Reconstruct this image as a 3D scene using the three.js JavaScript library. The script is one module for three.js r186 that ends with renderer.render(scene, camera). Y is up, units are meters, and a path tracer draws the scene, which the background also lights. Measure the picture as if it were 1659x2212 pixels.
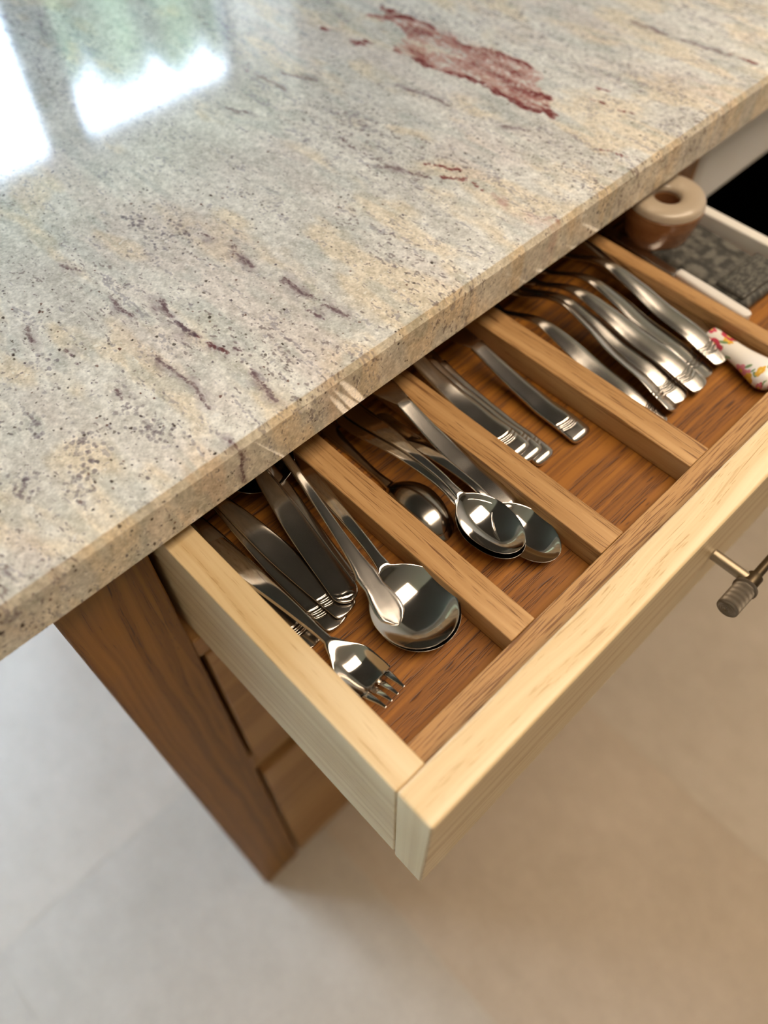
import * as THREE from 'three';
import { RoundedBoxGeometry } from 'three/addons/geometries/RoundedBoxGeometry.js';
import { mergeGeometries, mergeVertices } from 'three/addons/utils/BufferGeometryUtils.js';
import { RectAreaLightUniformsLib } from 'three/addons/lights/RectAreaLightUniformsLib.js';

// ---------------------------------------------------------------- camera, sky, large lights, exposure
RectAreaLightUniformsLib.init();
const scene = new THREE.Scene();
const TOP = 0.9084;                                   // height of the worktop; floor is y = 0
const camera = new THREE.PerspectiveCamera(66.19, 1659 / 2212, 0.02, 60);
camera.position.set(-0.0598, TOP + 0.2929, 0.2145);
camera.up.set(0.58016025, 0.55167754, -0.59922114);
camera.lookAt(camera.position.x + 0.38065252, camera.position.y - 0.8340498, camera.position.z - 0.39933018);
camera.focus = 0.412;
camera.userData.fStop = 3.7;
scene.background = new THREE.Color(0.60, 0.76, 1.0);  // bright pale sky, the same all round
scene.backgroundIntensity = 24;
scene.environment = null;
const renderer = new THREE.WebGLRenderer({ antialias: true });
renderer.toneMapping = THREE.LinearToneMapping;
renderer.toneMappingExposure = 1.0;
renderer.shadowMap.enabled = true;
const PANEL = { x: 0.70, y: 2.40, z: 0.42, w: 2.1, d: 0.90, color: new THREE.Color(1.0, 0.80, 0.60), power: 8.0 };
const panelLight = new THREE.RectAreaLight(PANEL.color, PANEL.power, PANEL.w, PANEL.d);
panelLight.position.set(PANEL.x, PANEL.y - 0.012, PANEL.z);
panelLight.lookAt(PANEL.x, 0, PANEL.z);
scene.add(panelLight);

// ---------------------------------------------------------------- helpers
const rng = (seed) => () => { seed = (seed + 0x6d2b79f5) | 0; let t = Math.imul(seed ^ (seed >>> 15), 1 | seed); t = (t + Math.imul(t ^ (t >>> 7), 61 | t)) ^ t; return ((t ^ (t >>> 14)) >>> 0) / 4294967296; };
const hash = (x, y, s) => { let h = Math.imul(x, 374761393) ^ Math.imul(y, 668265263) ^ Math.imul(s, 2147483647 - 1274126177); h = Math.imul(h ^ (h >>> 13), 1274126177); h ^= h >>> 16; return (h >>> 0) / 4294967296; };
function vn(x, y, s) {                                // value noise 0..1
  const ix = Math.floor(x), iy = Math.floor(y), fx = x - ix, fy = y - iy, u = fx * fx * (3 - 2 * fx), v = fy * fy * (3 - 2 * fy);
  const a = hash(ix, iy, s), b = hash(ix + 1, iy, s), c = hash(ix, iy + 1, s), d = hash(ix + 1, iy + 1, s);
  return a + (b - a) * u + (c - a) * v + (a - b - c + d) * u * v;
}
const fbm = (x, y, s, o = 3) => { let t = 0, a = 0.5, n = 0; for (let i = 0; i < o; i++) { t += a * vn(x, y, s + i * 17); n += a; a *= 0.5; x = x * 2.03 + 11.3; y = y * 2.03 + 5.7; } return t / n; };
const ss = (x, a, b) => { const t = Math.min(1, Math.max(0, (x - a) / (b - a))); return t * t * (3 - 2 * t); };
const used = new Map();
const numbered = (n) => { const k = used.get(n) ?? 0; used.set(n, k + 1); return k ? `${n}_${String(k).padStart(3, '0')}` : n; };
function thing(name, label, category, pos = [0, 0, 0], turn = 0, group) {
  const o = new THREE.Group();
  o.name = numbered(name); o.position.set(...pos); o.rotation.y = turn;
  o.userData = { label, category };
  if (group) o.userData.group = group;
  scene.add(o);
  return o;
}
function part(name, geometry, material, parent, label) {
  const m = new THREE.Mesh(geometry, material);
  m.name = name; m.castShadow = m.receiveShadow = true;
  if (label) m.userData.label = label;
  parent.add(m);
  return m;
}
function struct(name, geometry, material) {
  const m = part(name, geometry, material, scene);
  m.userData.kind = 'structure';
  return m;
}
function retag(o, label, group) { o.userData = { ...o.userData, label }; if (group) o.userData.group = group; return o; }
function copyOf(o, label, pos, turn) {
  const c = o.clone(); c.name = numbered(o.name.replace(/_\d{3}$/, '')); c.userData = { ...o.userData, label };
  c.position.set(...pos); c.rotation.set(0, turn, 0); scene.add(c);
  return c;
}
// box between two corners, rounded edges, uv in metres with the grain along one axis
let uvShift = 0;
function box(x0, x1, y0, y1, z0, z1, grain = 'x', r = 0.0012) {
  const g0 = new RoundedBoxGeometry(x1 - x0, y1 - y0, z1 - z0, 2, Math.min(r, (x1 - x0) / 2.1, (y1 - y0) / 2.1, (z1 - z0) / 2.1));
  const g = g0.index ? g0.toNonIndexed() : g0;
  g.translate((x0 + x1) / 2, (y0 + y1) / 2, (z0 + z1) / 2);
  grainUV(g, grain);
  return g;
}
function grainUV(g, grain) {
  const P = g.attributes.position, uv = new Float32Array(P.count * 2), ax = 'xyz'.indexOf(grain);
  const a = new THREE.Vector3(), b = new THREE.Vector3(), c = new THREE.Vector3();
  uvShift += 0.137; const o1 = uvShift * 1.7, o2 = uvShift;
  for (let i = 0; i < P.count; i += 3) {
    a.fromBufferAttribute(P, i); b.fromBufferAttribute(P, i + 1); c.fromBufferAttribute(P, i + 2);
    const n = b.clone().sub(a).cross(c.clone().sub(a)), na = [Math.abs(n.x), Math.abs(n.y), Math.abs(n.z)];
    const k = na[0] >= na[1] && na[0] >= na[2] ? 0 : na[1] >= na[2] ? 1 : 2;
    for (const [j, v] of [[0, a], [1, b], [2, c]]) {
      const q = v.toArray();
      if (k === ax) { const [s, t] = [0, 1, 2].filter((e) => e !== ax); uv[(i + j) * 2] = q[s] * 0.12 + o1; uv[(i + j) * 2 + 1] = q[t] * 0.8 + o2; }
      else { const t = 3 - k - ax; uv[(i + j) * 2] = q[ax] + o1; uv[(i + j) * 2 + 1] = q[t] + q[k] * 0.6 + o2; }
    }
  }
  g.setAttribute('uv', new THREE.BufferAttribute(uv, 2));
}
function dataTexture(data, w, h, srgb = true) {
  const t = new THREE.DataTexture(data, w, h, THREE.RGBAFormat);
  if (srgb) t.colorSpace = THREE.SRGBColorSpace;
  t.magFilter = THREE.LinearFilter; t.minFilter = THREE.LinearMipmapLinearFilter; t.generateMipmaps = true;
  t.wrapS = t.wrapT = THREE.MirroredRepeatWrapping; t.needsUpdate = true;
  return t;
}

// ---------------------------------------------------------------- materials
// oak: growth bands, fibres and dark pores, all along u
function wood({ seed, light, dark, pore, pores = 0.5, bands = 55, wave = 1, rough = 0.5, W = 2048, H = 1024, len = 0.42, wid = 0.18 }) {
  const d = new Uint8Array(W * H * 4), rg = new Uint8Array(W * H * 4);
  for (let y = 0; y < H; y++) for (let x = 0; x < W; x++) {
    const u = x / W * len, v = y / H * wid;
    const wv = v + wave * (0.010 * (fbm(u * 4, v * 9, seed, 2) - 0.5) + 0.0022 * (vn(u * 22, v * 60, seed + 3) - 0.5));
    const ring = fbm(wv * bands * 2.2, u * 0.8, seed + 5, 3);
    const fib = vn(u * 14, wv * 1500, seed + 9), fib2 = vn(u * 40, wv * 700, seed + 10);
    let t = 0.12 + 0.95 * ss(ring, 0.28, 0.72) * 0.72 + 0.20 * (fib - 0.5) + 0.16 * (fib2 - 0.5);
    const pm = vn(u * 85 + 9 * vn(v * 900, 3, seed + 20), wv * 1900, seed + 12) * 0.62 + 0.38 * ring;
    const p = ss(pm, 0.80 - pores * 0.22, 0.90 - pores * 0.16);
    t = Math.min(1, Math.max(0, t));
    const o = (y * W + x) * 4;
    for (let c = 0; c < 3; c++) { let q = light[c] + (dark[c] - light[c]) * t; q += (pore[c] - q) * p * 0.85; d[o + c] = q; }
    d[o + 3] = 255;
    rg[o] = rg[o + 1] = rg[o + 2] = 200 - 150 * p - 22 * t; rg[o + 3] = 255;
  }
  const map = dataTexture(d, W, H), bump = dataTexture(rg, W, H, false);
  for (const m of [map, bump]) m.repeat.set(1 / len, 1 / wid);
  return new THREE.MeshStandardMaterial({ map, bumpMap: bump, bumpScale: 0.00018, roughness: rough });
}
const M = {};
M.paleOak = wood({ seed: 11, light: [228, 206, 164], dark: [208, 178, 130], pore: [176, 140, 94], pores: 0.42, bands: 60, wave: 1.5, rough: 0.42 });
M.trayOak = wood({ seed: 31, light: [198, 158, 108], dark: [168, 126, 76], pore: [108, 70, 36], pores: 0.70, bands: 80, wave: 0.8, rough: 0.5 });
M.darkOak = wood({ seed: 51, light: [162, 104, 28], dark: [118, 70, 10], pore: [66, 34, 9], pores: 0.66, bands: 250, wave: 0.9, rough: 0.55 });
M.postOak = wood({ seed: 71, light: [160, 108, 38], dark: [120, 76, 20], pore: [82, 50, 16], pores: 0.5, bands: 90, wave: 2.0, rough: 0.5, W: 1024, H: 1024 });
M.frontOak = wood({ seed: 91, light: [186, 142, 86], dark: [160, 114, 62], pore: [118, 82, 46], pores: 0.3, bands: 50, wave: 1.5, rough: 0.5, W: 1024, H: 512 });
function steel(seed, rough, tone) {
  const W = 256, d = new Uint8Array(W * W * 4);
  for (let y = 0; y < W; y++) for (let x = 0; x < W; x++) {
    const q = 190 + 40 * (fbm(x / 26, y / 26, seed, 3) - 0.5) + 7 * (vn(x / 2, y / 2, seed + 4) - 0.5), o = (y * W + x) * 4;
    d[o] = d[o + 1] = d[o + 2] = q; d[o + 3] = 255;
  }
  const t = dataTexture(d, W, W, false);
  t.repeat.set(9, 9);
  return new THREE.MeshStandardMaterial({ color: new THREE.Color(...tone), metalness: 1, roughness: rough, roughnessMap: t });
}
M.polished = steel(3, 0.13, [0.66, 0.63, 0.59]);
M.steel = steel(5, 0.24, [0.62, 0.59, 0.55]);
M.shadeDarkened = steel(7, 0.22, [0.42, 0.39, 0.35]);  // same steel in a darker tone, dark reflections and shade put into the colour
M.black = new THREE.MeshStandardMaterial({ color: 0x060606, roughness: 0.55 });
M.ovenGlass = new THREE.MeshPhysicalMaterial({ color: 0x010101, roughness: 0.5, ior: 1.06, specularIntensity: 0 });
M.ovenTrim = new THREE.MeshStandardMaterial({ color: new THREE.Color(0.70, 0.69, 0.66), metalness: 0.0, roughness: 0.5 });
M.painted = new THREE.MeshStandardMaterial({ color: new THREE.Color(0.84, 0.82, 0.77), roughness: 0.45 });
M.plaster = new THREE.MeshStandardMaterial({ color: new THREE.Color(0.60, 0.56, 0.50), roughness: 0.9 });
M.reveal = new THREE.MeshStandardMaterial({ color: new THREE.Color(0.86, 0.74, 0.64), roughness: 0.9 });
M.ceiling = new THREE.MeshStandardMaterial({ color: new THREE.Color(0.52, 0.48, 0.43), roughness: 0.95 });
M.darkWall = new THREE.MeshStandardMaterial({ color: new THREE.Color(0.10, 0.08, 0.06), roughness: 0.9 });
M.hood = new THREE.MeshStandardMaterial({ color: new THREE.Color(0.035, 0.03, 0.026), roughness: 0.6 });
M.frame = new THREE.MeshStandardMaterial({ color: new THREE.Color(0.30, 0.28, 0.27), roughness: 0.6 });
M.pane = new THREE.MeshPhysicalMaterial({ color: 0xffffff, roughness: 0, transmission: 1, thickness: 0, ior: 1.5 });
M.darkBronze = new THREE.MeshStandardMaterial({ color: new THREE.Color(0.10, 0.075, 0.045), metalness: 0.85, roughness: 0.4 });
M.bronze = new THREE.MeshStandardMaterial({ color: new THREE.Color(0.33, 0.27, 0.19), metalness: 0.9, roughness: 0.36 });

// granite: the slab seen in the photograph, painted in real metres (x along the front edge, z to the edge and down the front face)
const GX0 = -0.13, GW = 0.8, GZ0 = -0.52, GH = 0.56, GN = 2048;
function granite() {
  const cv = document.createElement('canvas'); cv.width = cv.height = GN;
  const ctx = cv.getContext('2d'), im = ctx.createImageData(GN, GN), d = im.data;
  const mix = (a, b, t) => { for (let c = 0; c < 3; c++) a[c] += (b[c] - a[c]) * t; };
  for (let y = 0; y < GN; y++) for (let x = 0; x < GN; x++) {
    const X = GX0 + x / GN * GW, Z = GZ0 + y / GN * GH;
    const w = 0.02 * (fbm(X * 9, Z * 5, 201, 2) - 0.5), Xw = X + w - 0.05 * Z * (X - 0.1), Zw = Z + 0.01 * (vn(X * 40, Z * 40, 202) - 0.5);
    const c = [220, 212, 193];
    mix(c, [204, 196, 178], ss(fbm(Xw * 42, Zw * 20, 203, 3), 0.42, 0.70));
    mix(c, [228, 202, 160], 0.50 * ss(fbm(Xw * 60, Zw * 24, 205, 3) + 0.13 * ss(Z, -0.2, 0), 0.56, 0.78));
    mix(c, [208, 186, 168], 0.35 * ss(fbm(Xw * 34, Zw * 11, 207, 3), 0.56, 0.80));
    mix(c, [182, 180, 164], 0.50 * ss(fbm(Xw * 110, Zw * 36, 209, 2), 0.56, 0.80));
    const k1 = vn(X * 900, Z * 900, 211) - 0.5, k2 = vn(X * 420, Z * 330, 212) - 0.5, k3 = vn(X * 1500, Z * 1500, 213) - 0.5;
    for (let q = 0; q < 3; q++) c[q] += 30 * k1 + 30 * k2 + 18 * k3;
    const dens = ss(fbm(Xw * 30, Zw * 9, 215, 3), 0.38, 0.72);
    const f1 = vn(Xw * 620, Zw * 330, 217) * 0.6 + 0.4 * vn(Xw * 1300, Zw * 800, 218);
    mix(c, [128, 114, 106], 0.72 * ss(f1, 0.765 - 0.15 * dens, 0.88 - 0.10 * dens));
    const f2 = vn(Xw * 260, Zw * 70, 219) * 0.55 + 0.45 * vn(Xw * 950, Zw * 560, 220);
    mix(c, [126, 116, 118], 0.42 * ss(f2, 0.74 - 0.10 * dens, 0.84 - 0.08 * dens));
    mix(c, [240, 234, 218], 0.6 * ss(vn(X * 700, Z * 700, 222), 0.86, 0.95));
    const o = (y * GN + x) * 4;
    d[o] = c[0]; d[o + 1] = c[1]; d[o + 2] = c[2]; d[o + 3] = 255;
  }
  ctx.putImageData(im, 0, 0);
  const R = rng(77), px = (mm) => (mm / 1000 - GX0) / GW * GN, pz = (mm) => (mm / 1000 - GZ0) / GH * GN, sx = GN / GW / 1000, sz = GN / GH / 1000;
  const blot = (mx, mz, r, col, al, long = 1.5) => {
    ctx.fillStyle = `rgba(${col[0]},${col[1]},${col[2]},${al})`;
    ctx.beginPath();
    const n = 9, ph = R() * 6;
    for (let i = 0; i < n; i++) {
      const a = i / n * 6.283, q = r * (0.65 + 0.7 * R()), X = Math.cos(a + ph) * q, Z = Math.sin(a + ph) * q * long;
      i ? ctx.lineTo(px(mx) + X * sx, pz(mz) + Z * sz) : ctx.moveTo(px(mx) + X * sx, pz(mz) + Z * sz);
    }
    ctx.fill();
  };
  // a vein is a trail of small crystals
  const trail = (p, wid, col, al, every = 0.35) => {
    for (let i = 0; i + 3 < p.length; i += 2) {
      const dx = p[i + 2] - p[i], dz = p[i + 3] - p[i + 1], n = Math.max(2, Math.hypot(dx, dz) / every);
      for (let k = 0; k < n; k++) {
        const t = k / n, mx = p[i] + dx * t, mz = p[i + 1] + dz * t, on = fbm(mx * 0.18, mz * 0.18, 301, 2);
        if (on < 0.36 || R() < 0.25) continue;
        const j = wid * (0.4 + on);
        blot(mx + (R() - 0.5) * j * 1.2 + 1.6 * (vn(mz * 0.16, mx * 0.16, 305) - 0.5) * wid, mz + (R() - 0.5) * j * 2, 0.35 * j * (0.5 + R()), col, al * (0.5 + 0.5 * R()), 1.8);
      }
    }
  };
  for (let i = 0; i < 6400; i++) {                     // dark crystals, denser in bands
    const mx = GX0 * 1000 + R() * 800, mz = GZ0 * 1000 + R() * 560, m = fbm(mx * 0.03, mz * 0.012, 307, 3), near = ss(-mx + 140, 0, 260) * ss(mz, -150, 0);
    if (R() > ss(m, 0.34, 0.72) + 0.45 * near) continue;
    const r = 0.32 + 0.65 * R() * R() + 0.55 * near * R();
    blot(mx, mz, r, R() < 0.6 ? [64, 54, 46] : R() < 0.5 ? [92, 82, 84] : [98, 68, 56], 0.5 + 0.45 * R(), 1.0 + 0.5 * R());
  }
  const darkVeins = [[520, -117, 522, -78, 528, -36], [253, -115, 263, -103], [262, -100, 267, -84], [327, -177, 334, -149, 336, -129], [343, -92, 350, -78], [282, -245, 291, -220], [83, -109, 79, -95, 80, -75, 82, -65, 84, -53], [57, -77, 57, -64, 58, -44, 54, -31, 54, -22], [137, -119, 135, -93], [142, -77, 142, -53, 143, -45], [135, -51, 136, -37], [89, -54, 91, -39], [85, -34, 82, -10], [26, -113, 24, -105, 25, -97], [19, -143, 15, -130], [59, -172, 65, -162], [50, -7, 50, 0, 49, 24], [63, -129, 65, -109], [28, -72, 27, -64], [265, -267, 269, -225], [226, -237, 232, -220], [133, -141, 136, -131], [140, -121, 135, -92], [140, -76, 143, -56, 147, -26], [84, -111, 79, -95], [257, -155, 255, -131]];
  for (const v of darkVeins) { trail(v, 1.25, [86, 62, 64], 0.62, 0.42); trail(v, 2.2, [108, 86, 84], 0.36, 0.8); trail(v, 6, [132, 116, 112], 0.14, 0.8); }
  trail([80, -75, 82, -65, 84, -53], 1.5, [100, 62, 60], 0.7, 0.4); trail([79, -95, 80, -75], 1.4, [84, 66, 72], 0.7, 0.4);
  const blobs = [-13, -78, 26, -57, -5, -52, 12, -115, -11, -39, -35, -54, 28, -31, 0, -51, -33, -48, 26, -40, -18, -29, 111, -175, 127, -149];
  for (let i = 0; i < blobs.length; i += 2) for (let k = 0; k < 26; k++) blot(blobs[i] + (R() + R() - 1) * 8, blobs[i + 1] + (R() + R() - 1) * 13, 0.4 + 0.9 * R(), R() < 0.5 ? [96, 84, 88] : [110, 98, 98], 0.2 + 0.3 * R(), 1.2);
  for (let k = 0; k < 60; k++) blot(105 + 26 * R(), -186 + 48 * R(), 0.4 + 0.6 * R(), [96, 88, 92], 0.5, 1.4);
  // the red inclusion
  const red = [382, -265, 402, -246, 408, -208, 403, -179, 414, -160, 416, -126, 409, -113, 393, -101, 391, -88, 377, -79, 373, -87, 372, -117, 373, -146, 362, -170, 364, -199, 360, -210, 381, -222, 392, -240, 379, -262];
  const inside = (x, z) => { let c = false; for (let i = 0, j = red.length - 2; i < red.length; j = i, i += 2) if ((red[i + 1] > z) !== (red[j + 1] > z) && x < (red[j] - red[i]) * (z - red[i + 1]) / (red[j + 1] - red[i + 1]) + red[i]) c = !c; return c; };
  for (let k = 0; k < 15000; k++) {
    const mx = 355 + 66 * R(), mz = -270 + 196 * R();
    const jx = 6 * (fbm(mx * 0.15, mz * 0.08, 311, 2) - 0.5), jz = 14 * (fbm(mx * 0.12, mz * 0.07, 313, 2) - 0.5);
    if (!inside(mx + jx, mz + jz)) continue;
    const t = fbm(mx * 0.16, mz * 0.045, 317, 3);
    if (t < 0.34 && R() < 0.75) continue;
    blot(mx, mz, 0.5 + 0.5 * R(), t > 0.6 ? [128, 66, 58] : t > 0.48 ? [156, 96, 84] : [182, 134, 118], 0.16 + 0.24 * R(), 1.9);
  }
  const redVeins = [[358, -267, 363, -258], [346, -241, 355, -230], [343, -276, 347, -269], [411, -70, 412, -57, 416, -41], [425, -76, 428, -67], [367, -31, 373, -14], [530, -38, 533, -17], [276, -97, 287, -77], [272, -81, 284, -67, 281, -52], [381, -264, 398, -243], [360, -210, 363, -198, 362, -170, 372, -145, 371, -117, 373, -86, 377, -76], [403, -179, 413, -159, 414, -124], [398, -262, 405, -238, 403, -215], [380, -84, 390, -92, 386, -104]];
  redVeins.forEach((v, i) => trail(v, i === 10 ? 3.0 : i < 3 || i === 9 || i > 11 ? 3.6 : 1.9, [112, 50, 46], 0.6));
  trail([281, -52, 282, -38, 282, -29], 5, [150, 100, 92], 0.18, 0.6); trail([282, -30, 284, 2, 286, 20], 8, [196, 148, 130], 0.07, 0.6); trail([282, -15, 293, -2], 3, [160, 110, 96], 0.2, 0.6);
  trail([411, -1, 406, 14, 404, 30], 3, [130, 96, 80], 0.16, 0.6);
  const t = new THREE.CanvasTexture(cv);
  t.colorSpace = THREE.SRGBColorSpace; t.magFilter = THREE.LinearFilter;
  t.wrapS = t.wrapT = THREE.MirroredRepeatWrapping;
  return t;
}
M.granite = new THREE.MeshPhysicalMaterial({ map: granite(), roughness: 0.07, ior: 1.52 });

// floor tile: pale stone with soft clouding and fine grain
function tileTexture() {
  const W = 512, d = new Uint8Array(W * W * 4);
  for (let y = 0; y < W; y++) for (let x = 0; x < W; x++) {
    const q = 12 * (fbm(x / 90, y / 90, 401, 3) - 0.5) + 9 * (fbm(x / 12, y / 16, 405, 3) - 0.5) + 6 * (vn(x / 2, y / 2, 407) - 0.5), o = (y * W + x) * 4;
    d[o] = 178 + q; d[o + 1] = 165 + q; d[o + 2] = 147 + q; d[o + 3] = 255;
  }
  const t = dataTexture(d, W, W); t.repeat.set(1 / 0.84, 1 / 0.84);
  return t;
}
const tileMap = tileTexture();
M.tiles = [0xffffff, 0xfaf6f2, 0xf6f8fa].map((c) => new THREE.MeshStandardMaterial({ map: tileMap, color: c, roughness: 0.62 }));
M.grout = new THREE.MeshStandardMaterial({ color: new THREE.Color(0.44, 0.39, 0.31), roughness: 0.95 });

// ---------------------------------------------------------------- the room
const RX0 = -2.6, RX1 = 2.7, RZ0 = -1.857, RZ1 = 3.3, RH = 2.45, WT = 0.38;
const bx = (x0, x1, y0, y1, z0, z1, r = 0.002) => box(x0, x1, y0, y1, z0, z1, 'x', r);
{
  const floor = struct('floor', bx(RX0 - 0.3, RX1 + 0.3, -0.12, -0.0006, RZ0 - 0.4, RZ1 + 0.3), M.grout);
  const gx = 0.42, gz = 0.84, R = rng(5);
  const tg = box(-gx / 2 + 0.0005, gx / 2 - 0.0005, -0.008, 0, -gz / 2 + 0.0005, gz / 2 - 0.0005, 'x', 0.0004);
  for (let i = -8; i <= 5; i++) for (let k = -3; k <= 4; k++) {
    const cx = 0.465 - gx / 2 + i * gx, cz = -0.21 + gz / 2 + (k - 1) * gz;
    if (cx - gx / 2 < RX0 - 0.35 || cx + gx / 2 > RX1 + 0.35 || cz - gz / 2 < RZ0 - 0.9 || cz + gz / 2 > RZ1 + 0.9) continue;
    const t = part(i === -8 && k === -3 ? 'tile' : numbered('tile'), tg, M.tiles[Math.floor(R() * 3)], floor);
    t.position.set(cx, 0, cz); t.rotation.y = R() < 0.5 ? 0 : Math.PI;
  }
}
struct('ceiling', bx(RX0 - 0.3, RX1 + 0.3, RH, RH + 0.15, RZ0 - 0.4, RZ1 + 0.3), M.ceiling);
const DOOR = { y1: 2.12 }, DOOR2 = { x0: -1.95, x1: -0.16 };
const WIN = { x0: 0.19, x1: 1.555, y0: 1.02, y1: TOP + 1.215 };
struct('wall_back', mergeGeometries([
  bx(RX0 - 0.3, DOOR2.x0, 0, RH, RZ0 - 0.4, RZ0), bx(DOOR2.x0, DOOR2.x1, DOOR.y1, RH, RZ0 - 0.4, RZ0), bx(DOOR2.x1, WIN.x0, 0, RH, RZ0 - 0.4, RZ0), bx(WIN.x1, RX1 + 0.3, 0, RH, RZ0 - 0.4, RZ0),
  bx(WIN.x0, WIN.x1, 0, WIN.y0, RZ0 - 0.4, RZ0), bx(WIN.x0, WIN.x1, WIN.y1, RH, RZ0 - 0.4, RZ0)]), M.plaster);
struct('wall_front', bx(RX0 - 0.3, RX1 + 0.3, 0, RH, RZ1, RZ1 + 0.3), M.darkWall);
struct('wall_right', bx(RX1, RX1 + 0.3, 0, RH, RZ0, RZ1), M.plaster);
struct('wall_left', bx(RX0 - 0.3, RX0, 0, RH, RZ0, RZ1), M.plaster);
{
  const zf = -2.2214, w = struct('window_1', mergeGeometries([
    bx(WIN.x0, WIN.x1, 1.02, 1.065, zf - 0.05, zf + 0.02), bx(WIN.x0, WIN.x1, TOP + 1.195, WIN.y1, zf - 0.05, zf),
    bx(WIN.x0, 0.215, 1.02, WIN.y1, zf - 0.05, zf), bx(0.809, 0.941, 1.02, WIN.y1, zf - 0.05, zf), bx(1.535, WIN.x1, 1.02, WIN.y1, zf - 0.05, zf)]), M.frame);
  part('pane', bx(0.213, 0.811, 1.06, TOP + 1.197, zf - 0.03, zf - 0.026, 0.0005), M.pane, w);
  part('pane_001', bx(0.939, 1.537, 1.06, TOP + 1.197, zf - 0.03, zf - 0.026, 0.0005), M.pane, w);
  struct('trim_1', bx(WIN.x1 - 0.004, WIN.x1 + 0.001, WIN.y0, WIN.y1, zf + 0.001, RZ0 + 0.002, 0.0005), M.reveal);
}
{
  const t = thing('ceiling_light', 'wide warm flush ceiling panel lamp over the floor beside the island', 'ceiling lamp', [PANEL.x, RH, PANEL.z]);
  const { w, d } = PANEL, fm = new THREE.MeshStandardMaterial({ color: 0xe8e6e0, roughness: 0.5 });
  part('frame', mergeGeometries([bx(-w / 2 - 0.02, -w / 2, -0.05, 0, -d / 2 - 0.02, d / 2 + 0.02), bx(w / 2, w / 2 + 0.02, -0.05, 0, -d / 2 - 0.02, d / 2 + 0.02), bx(-w / 2, w / 2, -0.05, 0, -d / 2 - 0.02, -d / 2), bx(-w / 2, w / 2, -0.05, 0, d / 2, d / 2 + 0.02)]), fm, t);
  part('diffuser', bx(-w / 2, w / 2, -0.045, -0.03, -d / 2, d / 2), new THREE.MeshStandardMaterial({ color: 0xf4efe6, emissive: PANEL.color, emissiveIntensity: 0.5, roughness: 0.6 }), t);
}
{
  const x0 = DOOR2.x0, x1 = DOOR2.x1, xm = (x0 + x1) / 2, za = RZ0 - 0.26, zb = RZ0 - 0.20;
  const d = struct('door_1', mergeGeometries([
    bx(x0, x1, 0, 0.1, za, zb), bx(x0, x1, DOOR.y1 - 0.08, DOOR.y1, za, zb), bx(x0, x0 + 0.07, 0, DOOR.y1, za, zb), bx(x1 - 0.07, x1, 0, DOOR.y1, za, zb), bx(xm - 0.06, xm + 0.06, 0, DOOR.y1, za, zb)]), M.frame);
  part('pane', bx(x0 + 0.06, xm - 0.05, 0.09, DOOR.y1 - 0.07, za + 0.028, za + 0.032, 0.0005), M.pane, d);
  part('pane_001', bx(xm + 0.05, x1 - 0.06, 0.09, DOOR.y1 - 0.07, za + 0.028, za + 0.032, 0.0005), M.pane, d);
}
{
  const t = thing('added_dark_hood', 'wide dark unseen hood added over the island to darken what the cutlery handles mirror', 'cooker hood', [0.10, TOP + 0.64, -0.275]);  // added out of view so the handles reflect darkness and overhead light is blocked
  part('body', bx(-0.85, 0.85, 0.012, 0.10, -0.42, 0.42, 0.004), M.hood, t);
  part('filter', bx(-0.80, 0.80, 0, 0.011, -0.39, 0.39, 0.002), M.hood, t);
  part('chimney', bx(-0.2, 0.2, 0.10, RH - TOP - 0.64, -0.18, 0.18, 0.003), M.hood, t);
}
// garden beyond the window
const ground = struct('ground', bx(-14, 16, -0.3, -0.16, -22, RZ0 - 0.42), new THREE.MeshStandardMaterial({ color: new THREE.Color(0.16, 0.22, 0.08), roughness: 1 }));
{
  const leafM = new THREE.MeshStandardMaterial({ color: new THREE.Color(0.22, 0.29, 0.14), roughness: 0.8, side: THREE.DoubleSide });
  const barkM = new THREE.MeshStandardMaterial({ color: new THREE.Color(0.12, 0.09, 0.06), roughness: 0.95 });
  function tree(x, z, h, w, seed, label) {
    const t = thing('conifer_tree', label, 'tree', [x, -0.16, z], 0, 'garden trees mirrored in the worktop'), R = rng(seed);
    part('trunk', new THREE.CylinderGeometry(0.05, 0.12, h * 0.9, 8).translate(0, h * 0.45, 0), barkM, t);
    const pos = [];
    for (let i = 0; i < 3600; i++) {
      const q = Math.pow(R(), 0.8), y = 0.25 + q * (h - 0.25), r = w * Math.pow(1 - q, 0.45) * (0.45 + 0.55 * R()) * (0.72 + 0.28 * vn(q * 14, R() * 3, seed)), a = R() * 6.283;
      const cx = Math.cos(a) * r, cz = Math.sin(a) * r, s = 0.12 + 0.14 * R(), b = R() * 6.283, dy = -0.3 + 0.9 * R();
      pos.push(cx, y, cz, cx + Math.cos(b) * s, y + dy * s, cz + Math.sin(b) * s, cx + Math.cos(b + 1.2) * s * 0.8, y + (dy + 0.6) * s, cz + Math.sin(b + 1.2) * s * 0.8);
    }
    const g = new THREE.BufferGeometry(); g.setAttribute('position', new THREE.Float32BufferAttribute(pos, 3)); g.computeVertexNormals();
    part('foliage', g, leafM, t).userData.kind = 'stuff';
  }
  const sizes = [4.35, 4.55, 4.6, 4.75, 4.8, 4.85, 4.95, 5.0, 5.1];
  for (let i = 0; i < 9; i++) tree(i < 5 ? 2.72 + 0.62 * i : 3.2 + 0.68 * (i - 5), i < 5 ? -7 : -7.75, sizes[i], i < 5 ? 0.31 : 0.34, 900 + i, 'green conifer outside the window, mirrored upside down in the polished worktop');
  tree(1.45, -8.6, 3.0, 0.5, 921, 'low shrubby conifer standing apart from the garden row outside the window');
}

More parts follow.
